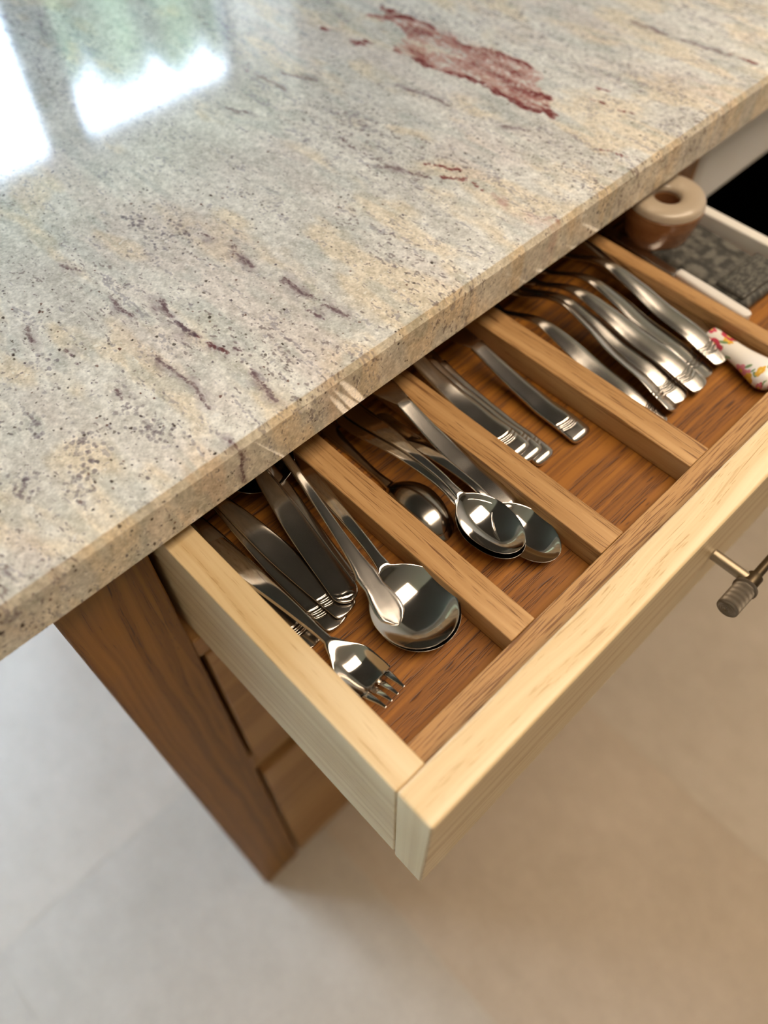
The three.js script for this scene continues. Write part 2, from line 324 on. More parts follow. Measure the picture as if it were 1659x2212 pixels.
// ---------------------------------------------------------------- worktop
{
  const t = thing('worktop', 'polished cream granite worktop with grey flecks and a rust red vein', 'worktop', [0, TOP, 0]);
  const X0 = -0.78, X1 = 1.30, ZB = -0.86, T = 0.030, c = 0.003;
  // profile (z, y) with unfolded length
  const prof = [[ZB, 0], [-0.5, 0], [-c - 0.0006, 0], [-c, -0.0001], [-0.0001, -c], [0, -c - 0.0006], [0, -T + 0.001], [-0.001, -T], [ZB, -T]];
  const pos = [], uv = [], idx = [], nrm = [];
  let s = ZB;
  for (let i = 0; i < prof.length - 1; i++) {
    const [z0, y0] = prof[i], [z1, y1] = prof[i + 1], L = Math.hypot(z1 - z0, y1 - y0), n = [0, (z1 - z0) / L, -(y1 - y0) / L], b = pos.length / 3;
    for (const [x, z, y, q] of [[X0, z0, y0, s], [X1, z0, y0, s], [X1, z1, y1, s + L], [X0, z1, y1, s + L]]) { pos.push(x, y, z); nrm.push(...n); uv.push((x - GX0) / GW, 1 - (q - GZ0) / GH); }
    idx.push(b, b + 2, b + 1, b, b + 3, b + 2);
    s += L;
  }
  const endcap = (x, sgn) => { const b = pos.length / 3; prof.forEach(([z, y]) => { pos.push(x, y, z); nrm.push(sgn, 0, 0); uv.push((z - GX0) / GW, (y + 0.3) / GH); }); for (let i = 1; i < prof.length - 1; i++) sgn > 0 ? idx.push(b, b + i, b + i + 1) : idx.push(b, b + i + 1, b + i); };
  endcap(X0, -1); endcap(X1, 1);
  const bk = pos.length / 3;
  for (const [x, y] of [[X0, 0], [X1, 0], [X1, -T], [X0, -T]]) { pos.push(x, y, ZB); nrm.push(0, 0, -1); uv.push((x - GX0) / GW, (y + 0.3) / GH); }
  idx.push(bk, bk + 1, bk + 2, bk, bk + 2, bk + 3);
  const g = new THREE.BufferGeometry();
  g.setAttribute('position', new THREE.Float32BufferAttribute(pos, 3)); g.setAttribute('normal', new THREE.Float32BufferAttribute(nrm, 3)); g.setAttribute('uv', new THREE.Float32BufferAttribute(uv, 2)); g.setIndex(idx);
  part('slab', g, M.granite, t);
}

// ---------------------------------------------------------------- island cabinet with its open drawer
const Y = (r) => TOP + r;                             // heights below are measured from the worktop
const F = -0.0766;                                    // floor of the cutlery tray
{
  const t = thing('island_cabinet', 'oak island cabinet with thick corner post, drawers and the cutlery drawer pulled open', 'cabinet', [0, 0, 0]);
  const zf = -0.0253, B = -0.031, W = 0.4547, r = 0.0015;
  part('post', box(-0.0618, -0.0045, 0.001, Y(B), zf - 0.06, zf, 'y', r), M.postOak, t);
  part('post', box(W + 0.0045, W + 0.0605, 0.001, Y(B), zf - 0.06, zf, 'y', r), M.postOak, t);
  part('side_panel', box(-0.0618, -0.042, 0.001, Y(B), -0.62, zf - 0.061, 'y', r), M.postOak, t);
  part('side_panel', box(W + 0.042, W + 0.0605, 0.001, Y(B), -0.62, zf - 0.061, 'y', r), M.postOak, t);
  part('back_panel', box(-0.0618, W + 0.0605, 0.001, Y(B), -0.64, -0.621, 'y', r), M.postOak, t);
  part('rail', box(-0.0043, W + 0.0043, Y(-0.0385), Y(B), zf - 0.03, zf, 'x', r), M.frontOak, t);
  part('rail', box(-0.0043, W + 0.0043, Y(-0.2049), Y(-0.1814), zf - 0.03, zf, 'x', r), M.frontOak, t);
  part('rail', box(-0.0043, W + 0.0043, Y(-0.503), Y(-0.4600), zf - 0.03, zf - 0.008, 'x', r), M.frontOak, t);
  part('drawer_front', box(0, W, Y(-0.4575), Y(-0.2080), zf - 0.0205, zf, 'x', 0.002), M.frontOak, t);
  part('drawer_front', box(0, W, 0.012, Y(-0.5050), zf - 0.0205, zf, 'x', 0.002), M.frontOak, t);
  part('base_panel', box(-0.0415, W + 0.0415, 0.001, 0.010, -0.62, zf - 0.03, 'x', r), M.postOak, t);
  const d = new THREE.Group(); d.name = 'drawer'; t.add(d);
  const zi = 0.1577, zo = 0.1785, zb = -0.30;
  part('drawer_side', box(0, 0.0174, Y(-0.1676), Y(-0.042), zb, zi, 'z', 0.0009), M.paleOak, d);
  part('drawer_front', box(0, W, Y(-0.1753), Y(-0.042), zi, zo, 'x', 0.0018), M.paleOak, d);
  part('drawer_side', box(0.446, W, Y(-0.1676), Y(-0.060), zb, zi - 0.0002, 'z', 0.0015), M.painted, d, 'pale painted drawer side');
  part('drawer_back', box(0.0176, 0.4458, Y(-0.1676), Y(-0.060), zb, zb + 0.015, 'x', r), M.paleOak, d);
  part('drawer_bottom', box(0.0176, 0.4458, Y(-0.160), Y(-0.152), zb + 0.0152, zi - 0.0002, 'x', r), M.darkOak, d);
  for (const [a, b] of [[0.0176, 0.032], [0.4316, 0.4458]]) part('ledge', box(a, b, Y(-0.1), Y(F - 0.0062), zb + 0.0154, zi - 0.0004, 'z', r), M.trayOak, d);
  // bar handle: post, thin bar along x, knurled grip at the end
  const hy = Y(-0.1085), hz = 0.2045, spin = (g) => g.rotateZ(-Math.PI / 2);
  const lathe = (pts, n = 40) => new THREE.LatheGeometry(pts.map(([a, b]) => new THREE.Vector2(a, b)), n);
  for (const x of [0.2425, 0.3705]) {
    part('handle_post', new THREE.CylinderGeometry(0.0036, 0.0036, hz - zo - 0.0008, 32).rotateX(Math.PI / 2).translate(x, hy, (zo + hz) / 2 + 0.0002), M.bronze, d);
  }
  part('handle_bar', spin(lathe([[0, 0.225], [0.0029, 0.2255], [0.0029, 0.2385], [0.0047, 0.2388], [0.0047, 0.2468], [0.0029, 0.2472], [0.0029, 0.366], [0.0047, 0.3664], [0.0047, 0.3746], [0.0029, 0.375], [0.0029, 0.387], [0, 0.3872]])).translate(0, hy, hz), M.darkBronze, d);
  const W2 = 128, kd = new Uint8Array(W2 * W2 * 4);
  for (let y = 0; y < W2; y++) for (let x = 0; x < W2; x++) { const q = 127 + 120 * Math.sin((x + y) / W2 * 6.283 * 8) * Math.sin((x - y) / W2 * 6.283 * 8), o = (y * W2 + x) * 4; kd[o] = kd[o + 1] = kd[o + 2] = q; kd[o + 3] = 255; }
  const kt = dataTexture(kd, W2, W2, false); kt.wrapS = kt.wrapT = THREE.RepeatWrapping; kt.repeat.set(5, 2.5);
  const grip = new THREE.MeshStandardMaterial({ color: new THREE.Color(0.24, 0.21, 0.17), metalness: 0.85, roughness: 0.42, bumpMap: kt, bumpScale: 0.0006 });
  const gp = [[0, 0], [0.0056, 0], [0.0064, 0.0007], [0.0065, 0.0015], [0.0065, 0.0178], [0.0072, 0.0182], [0.0074, 0.0192], [0.0072, 0.0206], [0.0058, 0.0214], [0.003, 0.0216]];
  part('handle_grip', spin(lathe(gp)).translate(0.2165, hy, hz), grip, d, 'knurled dark metal grip');
  part('handle_grip', spin(lathe(gp)).rotateY(Math.PI).translate(0.3965, hy, hz), grip, d, 'knurled dark metal grip');
}
{
  const t = thing('cutlery_tray', 'oak cutlery tray with dividers fitted inside the open drawer', 'tray', [0, 0, 0]);
  const yb = Y(F), yt = Y(-0.060), z0 = -0.283, z1 = 0.143, z2 = 0.1572, r = 0.0007;
  part('tray_floor', box(0.0180, 0.4455, Y(F - 0.0058), yb, z0, z2, 'x', 0.0004), M.darkOak, t);
  part('front_rail', box(0.0180, 0.4455, yb + 0.0002, yt, z1, z2, 'x', r), M.trayOak, t);
  part('back_rail', box(0.0180, 0.4455, yb + 0.0002, yt, z0, z0 + 0.014, 'x', r), M.trayOak, t);
  for (const [a, b] of [[0.0936, 0.1112], [0.1645, 0.1836], [0.2453, 0.2639], [0.3603, 0.3716]]) part('divider', box(a, b, yb + 0.0002, yt + 0.0002, z0 + 0.0142, z1 - 0.0002, 'z', r), M.trayOak, t);
}
// black fronted oven next to the cabinet
{
  const t = thing('built_in_oven', 'black glass fronted oven with a grey top trim beside the drawer cabinet', 'oven', [0, 0, 0]);
  const a = 0.5165, b = 1.111, zf = -0.0235;
  part('body', bx(a, b, 0.001, Y(-0.033), -0.6, zf - 0.03), M.black, t);
  part('top_trim', box(a, b, Y(-0.130), Y(-0.036), zf - 0.0295, zf - 0.001, 'x', 0.012), M.ovenTrim, t);
  part('door', box(a, b, 0.10, Y(-0.132), zf - 0.0295, zf - 0.002, 'x', 0.003), M.ovenGlass, t);
}

// ---------------------------------------------------------------- cutlery
// a loft along +z: half width w, thickness t, height yc, hollow D (all mm, functions of s); parts = [[name, s0, s1], ...]
const MM = 0.001;
function loftGrid(S, f, m = 30, n = 2.5) {
  const pos = [], idx = [];
  for (const s of S) {
    const w = f.w(s), t = f.t(s), yc = f.yc(s), D = f.D ? f.D(s) : 0, xc = f.xc ? f.xc(s) : 0;
    for (let k = 0; k < m; k++) {
      const a = k / m * Math.PI * 2, c = Math.cos(a), q = Math.sin(a), v = Math.sign(c) * Math.pow(Math.abs(c), 2 / n), h = Math.sign(q) * Math.pow(Math.abs(q), 2 / n);
      const dish = D * Math.pow(Math.max(0, 1 - v * v), 1.05), g = f.bump && h > 0 ? f.bump(s, v) * h : 0;
      pos.push((xc + v * w) * MM, (yc - dish + h * t / 2 + g + (f.lift ? f.lift(s, xc + v * w) : 0)) * MM, s * MM);
    }
  }
  const N = S.length;
  for (let i = 0; i + 1 < N; i++) for (let k = 0; k < m; k++) { const a = i * m + k, b = i * m + (k + 1) % m, c = a + m, d = b + m; idx.push(a, c, b, b, c, d); }
  const cap = (i, flip) => { for (let k = 1; k + 1 < m; k++) flip ? idx.push(i * m, i * m + k + 1, i * m + k) : idx.push(i * m, i * m + k, i * m + k + 1); };
  cap(0, false); cap(N - 1, true);
  const g = new THREE.BufferGeometry();
  g.setAttribute('position', new THREE.Float32BufferAttribute(pos, 3)); g.setIndex(idx); g.computeVertexNormals();
  const uv = new Float32Array(pos.length / 3 * 2);
  for (let i = 0; i < uv.length / 2; i++) { uv[i * 2] = pos[i * 3]; uv[i * 2 + 1] = pos[i * 3 + 2]; }
  g.setAttribute('uv', new THREE.BufferAttribute(uv, 2));
  g.userData = { m, N };
  return g;
}
function slice(g, i0, i1) {                            // rows i0..i1 of a loft, with the normals of the whole
  const { m } = g.userData, o = new THREE.BufferGeometry(), n = (i1 - i0 + 1) * m;
  for (const [k, w] of [['position', 3], ['normal', 3], ['uv', 2]]) o.setAttribute(k, new THREE.BufferAttribute(g.attributes[k].array.slice(i0 * m * w, i0 * m * w + n * w), w));
  const idx = [];
  for (let i = 0; i < i1 - i0; i++) for (let k = 0; k < m; k++) { const a = i * m + k, b = i * m + (k + 1) % m; idx.push(a, a + m, b, b, a + m, b + m); }
  for (const [r, flip] of [[0, false], [i1 - i0, true]]) for (let k = 1; k + 1 < m; k++) flip ? idx.push(r * m, r * m + k + 1, r * m + k) : idx.push(r * m, r * m + k, r * m + k + 1);
  o.setIndex(idx);
  return o;
}
const spline = (pts) => (s) => {                       // smooth curve through [s, value] pairs
  if (s <= pts[0][0]) return pts[0][1];
  for (let i = 0; i + 1 < pts.length; i++) if (s <= pts[i + 1][0]) {
    const [a, A] = pts[i], [b, Bv] = pts[i + 1], h = b - a, t = (s - a) / h;
    const sl = (j) => j <= 0 || j >= pts.length - 1 ? (j <= 0 ? (pts[1][1] - pts[0][1]) / (pts[1][0] - pts[0][0]) : 0) : (pts[j + 1][1] - pts[j - 1][1]) / (pts[j + 1][0] - pts[j - 1][0]);
    const m0 = sl(i) * h, m1 = sl(i + 1) * h;
    return A + (Bv - A) * (t * t * (3 - 2 * t)) + m0 * (t * t * t - 2 * t * t + t) + m1 * (t * t * t - t * t);
  }
  return pts[pts.length - 1][1];
};
const range = (a, b, n, ease = 0) => Array.from({ length: n }, (_, i) => { let t = i / (n - 1); if (ease === 1) t = 1 - Math.cos(t * Math.PI / 2); if (ease === 2) t = Math.sin(t * Math.PI / 2); return a + (b - a) * t; });
const gs = (x) => Math.exp(-x * x);
const END = {                                          // handle end: [half width shaping, relief]
  square: { r: 5, k: 3.4, bump: (s, v) => -0.42 * (gs((s - 9 - 2.2 * v * v) / 0.5) + gs((s - 11.6 - 2.2 * v * v) / 0.5) + gs((s - 14.2 - 2.2 * v * v) / 0.5)) + 0.35 * (gs((s - 10.3 - 2.2 * v * v) / 0.6) + gs((s - 12.9 - 2.2 * v * v) / 0.6)) },
  round: { r: 7.5, k: 2.1, bump: (s, v) => { const e = s - 7 * (1 - Math.sqrt(Math.max(0, 1 - v * v * 0.96))); return s < 14 ? -0.4 * (gs((e - 2.4) / 0.45) + gs((e - 4.4) / 0.45)) + 0.3 * gs((e - 3.4) / 0.5) : 0; } },
  plain: { r: 6.5, k: 2.1, bump: () => 0 },
  beaded: { r: 7, k: 2.2, bump: (s, v) => 0.32 * gs((Math.abs(v) - 0.84) / 0.08) * ss(60 - s, 0, 30) },
  ornate: { r: 2, k: 1.7, bump: (s, v) => 0.8 * gs((Math.abs(v) - 0.80) / 0.09) * ss(70 - s, 0, 40) - 0.25 * gs(v / 0.5) * ss(40 - s, 0, 20) },
};
function endWidth(e, f) { return (s) => f(s) * (s < e.r ? Math.pow(Math.max(0.0008, 1 - Math.pow(1 - s / e.r, e.k)), 1 / e.k) : 1); }
// spoon: handle end at s = 0, bowl tip at s = L
function spoonGeo({ L, Lb, wb, depth, end = 'plain', hw = 6.5, neck = 2.3, rise = 6, rim, egg = 0.5, t = 1.5 }) {
  const e = END[end], sn = L - Lb;
  const hp = end === 'ornate' ? spline([[0, 2.2], [1.6, 3.4], [3, 4.6], [5.5, 6.7], [10, 7.5], [16, 6.9], [21, 5.7], [24.5, 5.1], [26.5, 5.6], [28, 6.2], [30, 6.0], [34, 5.0], [42, 4.0], [60, 3.0], [sn - 10, neck], [sn, neck * 1.35], [sn + 8, neck * 2.2]]) : spline([[0, hw], [10, hw], [28, hw * 0.86], [sn * 0.6, neck * 1.35], [sn - 10, neck], [sn, neck * 1.35], [sn + 8, neck * 2.2]]);
  const bw = (s) => { const q = Math.min(1, Math.max(0, (s - sn) / Lb)), c = egg + (0.5 - egg) * q, x = q < c ? (c - q) / c : (q - c) / (1 - c); return wb * Math.pow(Math.max(0, 1 - Math.pow(x, q < c ? 1.9 : 2.05)), q < c ? 0.62 : 0.5); };
  const w = (s) => { const h = endWidth(e, hp)(s), b = s > sn ? bw(s) : 0; return s > L - 0.01 ? 0.05 : Math.pow(Math.pow(s > sn + Lb * 0.5 ? 0 : h, 4) + Math.pow(b, 4), 0.25); };
  rim = rim ?? depth + 1.2;
  const yc = spline([[0, 2.0], [12, 3.4], [sn * 0.45, rim * 0.55 + rise], [sn * 0.8, rim + rise * 0.75], [sn - 3, rim + 1.6], [sn + Lb * 0.2, rim], [L - Lb * 0.2, rim], [L, rim + 0.3]]);
  const D = (s) => { const q = (s - sn) / Lb; return q <= 0 || q >= 1 ? 0 : depth * Math.pow(Math.max(0, 1 - Math.pow(Math.abs(q - 0.52) / (q < 0.52 ? 0.52 : 0.48), 2.2)), 0.9); };
  const th = spline([[0, 1.6], [sn * 0.5, 2.2], [sn - 6, 2.9], [sn + Lb * 0.25, t], [L, t * 0.75]]);
  const S = [...range(0, e.r, 12, 1), ...range(e.r + 0.6, 18, 30), ...range(19, sn - 2, 26), ...range(sn - 1, sn + Lb * 0.2, 10), ...range(sn + Lb * 0.23, sn + Lb * 0.8, 20), ...range(sn + Lb * 0.81, L, 16, 2)];
  const g = loftGrid(S, { w, t: th, yc, D, bump: e.bump }, 36, 2.35), cut = S.findIndex((s) => s >= sn - 1);
  return { handle: slice(g, 0, cut), bowl: slice(g, cut, S.length - 1) };
}
// fork: handle end at s = 0, tine tips at s = L
function forkGeo({ L, Lh, wh, Lt, end = 'square', hw = 7.4, neck = 2.4, depth = 4, rise = 7, tines = 4, scoop = 4, droop = 0 }) {
  const e = END[end], sn = L - Lh, st = L - Lt;
  const hp = spline([[0, hw], [16, hw], [50, hw * 0.96], [sn * 0.6, hw * 0.78], [sn * 0.82, neck * 1.35], [sn - 6, neck]]);
  const hd = spline([[sn - 2, neck], [sn + Lh * 0.14, wh * 0.55], [sn + Lh * 0.32, wh * 0.93], [sn + Lh * 0.5, wh], [L, wh * 0.9]]);
  const w = (s) => s < sn ? endWidth(e, hp)(s) : hd(s);
  const yc = spline([[0, 1.7], [4, 2.2 + droop * 0.16], [14, 2.9 + droop * 0.5], [28, 2.9 + rise * 0.1 + droop], [sn * 0.4, 2.9 + rise * 0.32 + droop], [sn * 0.58, 3 + rise * 0.72 + droop], [sn * 0.78, 3 + rise * 0.95 + droop * 0.8], [sn, 5.5 + scoop * 0.4], [sn + Lh * 0.35, depth + 1.4], [sn + Lh * 0.65, depth + 1.8], [L, depth + 1.8 + scoop]]);
  const D = (s) => { const q = (s - sn) / Lh; return q <= 0 ? 0 : depth * ss(q, 0, 0.45) * (1 - 0.55 * ss(q, 0.6, 1)); };
  const th = spline([[0, 1.8], [sn * 0.5, 2.3], [sn - 8, 3.1], [sn + Lh * 0.3, 1.6], [L, 1.3]]);
  const S = [...range(0, e.r, 12, 1), ...range(e.r + 0.5, 18, 34), ...range(19, sn - 2, 26), ...range(sn - 1, st, 22)];
  const g = loftGrid(S, { w, t: th, yc, D, bump: e.bump }, 36, 2.4), cut = S.findIndex((s) => s >= sn - 1);
  const tine = [];
  for (let k = 0; k < tines; k++) {
    const c = (k + 0.5) / tines * 2 - 1, tw = wh / tines * 0.62;
    const xc = (s) => c * (w(s) - tw * 0.35) * (1 - 0.05 * ss(s, st, L));
    tine.push(loftGrid(range(st - 1.6, L, 14, 2), { w: (s) => s > L - 0.01 ? 0.15 : tw * (1.12 - 0.62 * ss(s, st, L)), t: th, xc, yc: (s) => yc(s) - D(s) * Math.max(0, 1 - (xc(s) / w(s)) ** 2) }, 12, 2.6));
  }
  return { handle: slice(g, 0, cut), head: slice(g, cut, S.length - 1), tine };
}
function knifeGeo({ Lhd = 88, Lb = 105, end = 'square', hw = 7.9, t = 5 }) {
  const e = END[end];
  const w = endWidth(e, spline([[0, hw], [20, hw * 0.98], [55, hw * 0.8], [Lhd, hw * 0.66]]));
  const th = (s) => (s < 3 ? t * (0.45 + 0.55 * Math.sqrt(s / 3)) : t - 0.9 * s / Lhd);
  const yc = (s) => t / 2 + 0.1 + 2.0 - 2.0 * Math.pow(Math.max(0, 1 - s / 20), 1.6) + 0.0 + 0.13 * Math.max(0, s - 30) * ss(s, 24, 40) + 0.0022 * Math.max(0, s - 45) ** 2;
  const S = [...range(0, e.r, 12, 1), ...range(e.r + 0.5, 18, 34), ...range(19, Lhd, 18)];
  const handle = loftGrid(S, { w, t: th, yc, bump: e.bump }, 36, 2.6);
  const bw = (s) => { const q = (s - Lhd) / Lb; return q > 0.995 ? 0.1 : 8.2 * Math.min(1, 0.55 + q * 3) * Math.pow(Math.max(0, 1 - Math.pow(q, 5)), 0.5); };
  const blade = loftGrid([...range(Lhd, Lhd + Lb * 0.7, 14), ...range(Lhd + Lb * 0.72, Lhd + Lb, 14, 2)], { w: bw, t: () => 1.3, yc: (s) => t / 2 + 2.1 + (0.13 * (Lhd - 30) + 0.0022 * (Lhd - 45) ** 2) * (1 - (s - Lhd) / Lb) - 3.2 * (s - Lhd) / Lb + 0.3 }, 20, 2.2);
  return { handle, blade };
}
function makeSpoon(name, geo, mat, label, category = 'spoon') { const t = thing(name, label, category); part('handle', geo.handle, mat, t); part('bowl', geo.bowl, mat, t); return t; }
function makeFork(name, geo, mat, label) { const t = thing(name, label, 'fork'); part('handle', geo.handle, mat, t); part('head', geo.head, mat, t); for (const g of geo.tine) part('tine', g, mat, t); return t; }
function makeKnife(name, geo, mat, label) { const t = thing(name, label, 'knife'); part('handle', geo.handle, mat, t); part('blade', geo.blade, mat, t); return t; }
// put the handle end at (x, z) mm, h mm above the tray floor, running towards (dx, dz); pitch lifts the far end, roll turns it about its length
function put(o, x, z, h, dx, dz, pitch = 0, roll = 0, flip = false) {
  o.position.set(x * MM, Y(F) + h * MM, z * MM);
  o.rotation.set(-pitch, Math.atan2(dx, dz), roll + (flip ? Math.PI : 0), 'YXZ');
  return o;
}
// first compartment: serving pieces, forks and soup spoons
{
  const sf = makeFork('serving_fork', forkGeo({ L: 160, Lh: 43, wh: 11.2, Lt: 12, end: 'plain', hw: 6.5, neck: 2.6, depth: 5, rise: 5, scoop: 3 }), M.polished, 'short wide serving fork with four stubby tines pointing at the drawer front');
  put(sf, 21, -38, 11, 0.09, 1, -0.07);
  const fk = forkGeo({ L: 185, Lh: 62, wh: 11.5, Lt: 40, end: 'square', hw: 7.4, rise: 10.5 });
  const a = makeFork('table_fork', fk, M.shadeDarkened, 'shade darkened fork with a square grooved handle end, lowest of the three fanned handles');
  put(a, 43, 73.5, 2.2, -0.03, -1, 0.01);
  put(copyOf(a, 'shade darkened fork with a square grooved handle end, middle of the three fanned handles', [0, 0, 0], 0), 50.5, 72.6, 5.6, -0.10, -1, 0.012);
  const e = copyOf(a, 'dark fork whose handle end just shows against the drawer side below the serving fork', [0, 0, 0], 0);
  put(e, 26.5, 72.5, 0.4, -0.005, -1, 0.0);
  const rf = makeFork('table_fork', forkGeo({ L: 185, Lh: 62, wh: 11.5, Lt: 40, end: 'round', hw: 7.4, rise: 10.5 }), M.shadeDarkened, 'fork with a rounded double-rimmed handle end, top of the three fanned handles');
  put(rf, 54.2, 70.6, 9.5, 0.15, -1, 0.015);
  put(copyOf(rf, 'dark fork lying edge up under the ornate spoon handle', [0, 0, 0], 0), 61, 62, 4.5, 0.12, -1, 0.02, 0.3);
  const soup = spoonGeo({ L: 172, Lb: 49, wb: 22.6, depth: 9, end: 'plain', hw: 8, neck: 3.0, rise: 4, t: 1.4 });
  const s1 = makeSpoon('soup_spoon', soup, M.polished, 'large round soup spoon lying on top of another, under the ornate handle');
  put(s1, 95.5, -52.2, 9.0, -0.142, 1, -0.045);
  put(copyOf(s1, 'large round soup spoon nested beneath the upper one beside the first divider', [0, 0, 0], 0), 95.9, -50.9, 7.2, -0.142, 1, -0.045);
  put(copyOf(s1, 'dark round spoon bowl lying under the worktop edge at the back of the first compartment', [0, 0, 0], 0), 66, -178, 12, 0.04, 1, -0.02);
  const or = makeSpoon('ornate_spoon', spoonGeo({ L: 165, Lb: 48, wb: 16, depth: 7, end: 'ornate', neck: 2.5, rise: 3 }), M.steel, 'shiny spoon with an ornate scrolled handle end resting on the round soup spoon');
  put(or, 60.2, 99, 16, 0.185, -1, 0.065);
}
// second compartment: teaspoons and a spreader
{
  const tsg = spoonGeo({ L: 138, Lb: 44, wb: 14.6, depth: 7.2, end: 'beaded', hw: 6.6, neck: 2.3, rise: 5, egg: 0.44 });
  const t1 = makeSpoon('teaspoon', tsg, M.polished, 'shiny teaspoon on top of the pile, its bowl mirroring a bright window');
  put(t1, 139.5, -27, 12.4, -0.012, 1, -0.05);
  put(copyOf(t1, 'teaspoon nested directly under the top teaspoon, only its rim showing', [0, 0, 0], 0), 132.6, -25.4, 10.6, 0.032, 1, -0.05);
  put(copyOf(t1, 'lone teaspoon lying flat, its bowl sticking out beyond the nested pair', [0, 0, 0], 0), 149.5, -12, 6.2, 0.012, 1, -0.05);
  const d1 = makeSpoon('teaspoon', tsg, M.shadeDarkened, 'teaspoon turned face down against the first divider, tip near the nested pair');
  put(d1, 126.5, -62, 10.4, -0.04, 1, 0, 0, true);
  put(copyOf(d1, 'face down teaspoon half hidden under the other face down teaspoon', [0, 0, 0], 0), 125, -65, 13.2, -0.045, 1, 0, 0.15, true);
  const sp = makeKnife('butter_knife', knifeGeo({ end: 'plain', hw: 6.9, t: 3.2 }), M.steel, 'plain butter knife with a rounded handle end lying along the second divider');
  put(sp, 158.4, 89, 6.0, 0.0, -1, 0.05);
}
// third compartment: table knives
{
  const kg = knifeGeo({});
  const k0 = makeKnife('table_knife', kg, M.steel, 'table knife with a grooved handle end lying apart from the others by the third divider');
  put(k0, 229.5, 84, 1, 0.0, -1);
  const where = [[201.2, 79.5, 0.4, 'longest'], [196.4, 74.2, 3.0, 'middle'], [191.6, 68.2, 5.6, 'shortest']];
  for (const [x, z, h, w] of where) {
    const c = copyOf(k0, `${w === 'longest' ? 'lowest' : w === 'middle' ? 'middle' : 'topmost'} of the three fanned table knives against the second divider`, [0, 0, 0], 0);
    c.userData.group = 'fanned table knives';
    put(c, x, z, h, -0.005, -1);
  }
}
// fourth compartment: dinner forks in a row and a floral handled spreader
{
  const fk = forkGeo({ L: 195, Lh: 64, wh: 12.5, Lt: 42, end: 'square', hw: 7.6, rise: 13, droop: 3.8 });
  const rows = [[271.5, 111, 0.4, 0, 0, 'dinner fork pressed against the third divider, first of the bright row'], [284.5, 109.5, 3.4, 0.02, 0.45, 'narrow looking dinner fork tilted between the first two broad ones'], [297, 108, 1.6, 0.0, 0, 'broad dinner fork in a dark gap just beyond the tilted one'], [311, 111.5, 4.4, -0.04, 0, 'broad bright dinner fork lying in the very middle of the row'], [325.5, 108, 1.8, -0.03, 0.12, 'dinner fork in the shaded gap below the broad topmost handle'], [339.5, 108.5, 5.2, 0.02, 0, 'broad bright dinner fork on top, its end touching the floral handle'], [350.5, 80, 3.2, -0.05, 0.4, 'short dinner fork end standing on edge along the fourth divider']];
  let f0;
  for (const [x, z, h, dx, roll, label] of rows) {
    const f = f0 ? copyOf(f0, label, [0, 0, 0], 0) : (f0 = makeFork('dinner_fork', fk, M.steel, label));
    f.userData.group = 'dinner forks in the fourth compartment';
    put(f, x, z, h, dx, -1, 0.004, roll);
  }
  const cv = document.createElement('canvas'); cv.width = 256; cv.height = 512;
  const c = cv.getContext('2d'), R = rng(41);
  c.fillStyle = '#efebe4'; c.fillRect(0, 0, 256, 512);
  for (let i = 0; i < 26; i++) {
    const x = R() * 256, y = R() * 512, s = 14 + 14 * R(), col = ['#d4576e', '#e08a9a', '#c8485e', '#e2b24a'][Math.floor(R() * 4)];
    for (let k = 0; k < 5; k++) { c.fillStyle = col; c.beginPath(); c.arc(x + Math.cos(k * 1.257) * s * 0.6, y + Math.sin(k * 1.257) * s * 0.6, s * 0.45, 0, 7); c.fill(); }
    c.fillStyle = '#e8c860'; c.beginPath(); c.arc(x, y, s * 0.3, 0, 7); c.fill();
    c.fillStyle = '#7f9a6a'; c.beginPath(); c.ellipse(x + s * 1.2, y + s * 0.6, s * 0.5, s * 0.2, R() * 3, 0, 7); c.fill();
  }
  const tex = new THREE.CanvasTexture(cv); tex.colorSpace = THREE.SRGBColorSpace; tex.magFilter = THREE.LinearFilter;
  const china = new THREE.MeshPhysicalMaterial({ map: tex, roughness: 0.18, clearcoat: 0.5 });
  const t = thing('cheese_spreader', 'small spreader with a white porcelain handle painted with pink flowers', 'spreader');
  const pr = [[0, 0], [4, 0.4], [8, 2], [10.4, 6], [10.6, 11], [9, 19], [7.4, 28], [6.6, 40], [6.2, 52], [4, 53.5], [0, 53.6]].map(([r, s]) => new THREE.Vector2(r * MM, s * MM));
  part('handle', new THREE.LatheGeometry(new THREE.SplineCurve(pr).getPoints(50), 40).rotateX(Math.PI / 2).scale(1, 0.8, 1).translate(0, 0.0086, 0), china, t, 'white porcelain handle with pink flowers');
  part('blade', loftGrid([...range(52, 100, 12), ...range(101, 112, 12, 2)], { w: (s) => s > 111.9 ? 0.1 : (4 + 6 * ss(s, 52, 80)) * Math.sqrt(Math.max(0, 1 - Math.pow(Math.max(0, s - 95) / 17, 2))), t: () => 1.4, yc: () => 8 }, 20, 2.2), M.steel, t);
  put(t, 345, 141.6, 0, 0.13, -1);
}
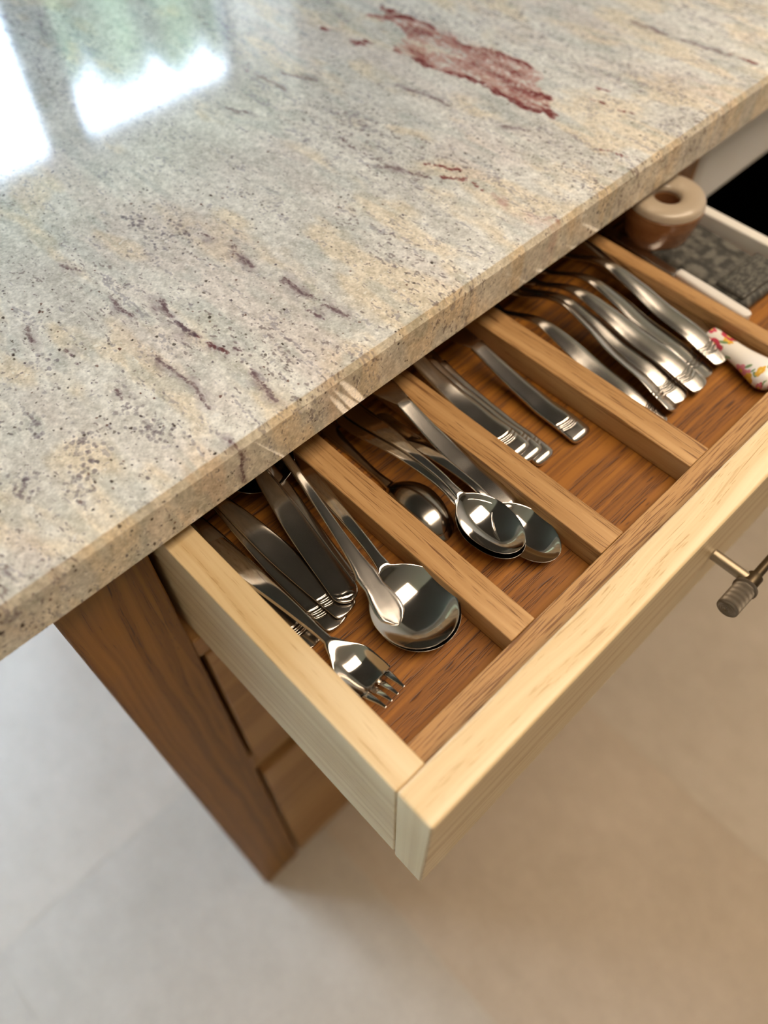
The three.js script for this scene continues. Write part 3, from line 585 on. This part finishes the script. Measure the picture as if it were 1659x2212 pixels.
// fifth compartment: dark mottled pouch, white handled paring knife, marbled ring
{
  const W = 256, d = new Uint8Array(W * W * 4);
  for (let y = 0; y < W; y++) for (let x = 0; x < W; x++) { const q = ss(fbm(x / 14, y / 14, 501, 4), 0.25, 0.78), o = (y * W + x) * 4; d[o] = 52 + 56 * q; d[o + 1] = 52 + 54 * q; d[o + 2] = 49 + 50 * q; d[o + 3] = 255; }
  const pm = new THREE.MeshStandardMaterial({ map: dataTexture(d, W, W), roughness: 0.55 });
  const t = thing('pouch', 'dark grey mottled soft pouch lying along the pale drawer side', 'pouch', [0.4165, Y(F), 0.050]);
  let g = new RoundedBoxGeometry(0.050, 0.011, 0.086, 8, 0.0053); g = mergeVertices(g, 1e-5);
  const P = g.attributes.position;
  for (let i = 0; i < P.count; i++) { const y = P.getY(i); P.setY(i, y + (y > 0 ? 0.0045 * (fbm(P.getX(i) * 90 + 5, P.getZ(i) * 90 + 5, 503, 2) - 0.5) : 0) + 0.0056); }
  g.computeVertexNormals(); grainUVi(g);
  part('body', g, pm, t); t.rotation.y = -0.05;
  part('flap', new RoundedBoxGeometry(0.046, 0.003, 0.022, 3, 0.0014).translate(0, 0.0125, 0.028), pm, t);
}
function grainUVi(g) { const P = g.attributes.position, uv = new Float32Array(P.count * 2); for (let i = 0; i < P.count; i++) { uv[i * 2] = P.getX(i) * 12; uv[i * 2 + 1] = P.getZ(i) * 12; } g.setAttribute('uv', new THREE.BufferAttribute(uv, 2)); }
{
  const t = thing('paring_knife', 'small knife with a flat white handle beside the fourth divider and the dark pouch', 'knife');
  const white = new THREE.MeshStandardMaterial({ color: new THREE.Color(0.82, 0.80, 0.77), roughness: 0.4 });
  part('handle', loftGrid([...range(0, 5, 10, 1), ...range(6, 58, 20)], { w: endWidth({ r: 5, k: 2.5 }, spline([[0, 4.2], [30, 4.4], [58, 3.6]])), t: () => 6.5, yc: () => 4.6 }, 24, 2.8), white, t, 'flat white handle');
  part('blade', loftGrid([...range(58, 130, 14), ...range(131, 145, 10, 2)], { w: (s) => s > 144.9 ? 0.1 : 5 * Math.sqrt(Math.max(0, 1 - Math.pow(Math.max(0, s - 105) / 40, 2))), t: () => 1.2, yc: () => 4.6 }, 16, 2.2), M.steel, t);
  put(t, 385.0, 98, 2.5, 0.06, -1);
}
{
  const W = 512, H = 128, d = new Uint8Array(W * H * 4);
  for (let y = 0; y < H; y++) for (let x = 0; x < W; x++) {   // fine grain running round the ring
    const o = (y * W + x) * 4, k = 34 * (fbm(x / 60, y / 3, 603, 3) - 0.5) + 10 * (vn(x / 3, y / 2, 605) - 0.5);
    d[o] = 146 + k; d[o + 1] = 100 + k * 0.8; d[o + 2] = 64 + k * 0.6; d[o + 3] = 255;
  }
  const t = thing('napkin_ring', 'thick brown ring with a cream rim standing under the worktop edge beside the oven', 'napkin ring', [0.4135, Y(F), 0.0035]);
  const lathe = (pr) => new THREE.LatheGeometry(new THREE.SplineCurve(pr.map(([r, s]) => new THREE.Vector2(r * MM, s * MM))).getPoints(50), 56);
  part('ring_body', lathe([[9, 0], [15, 0], [19, 3], [23.5, 12], [26.0, 24], [26.6, 31], [26.1, 33.6], [18, 34], [9.4, 34], [8.6, 31], [8.5, 8], [9, 0]]), new THREE.MeshPhysicalMaterial({ map: dataTexture(d, W, H), roughness: 0.22, clearcoat: 0.6 }), t, 'dark brown body');
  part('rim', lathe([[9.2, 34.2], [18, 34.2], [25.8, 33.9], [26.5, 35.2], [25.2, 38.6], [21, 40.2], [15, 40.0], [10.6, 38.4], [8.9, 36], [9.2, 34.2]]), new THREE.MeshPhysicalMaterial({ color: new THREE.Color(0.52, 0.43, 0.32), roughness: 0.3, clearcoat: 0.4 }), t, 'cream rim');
}
renderer.render(scene, camera);
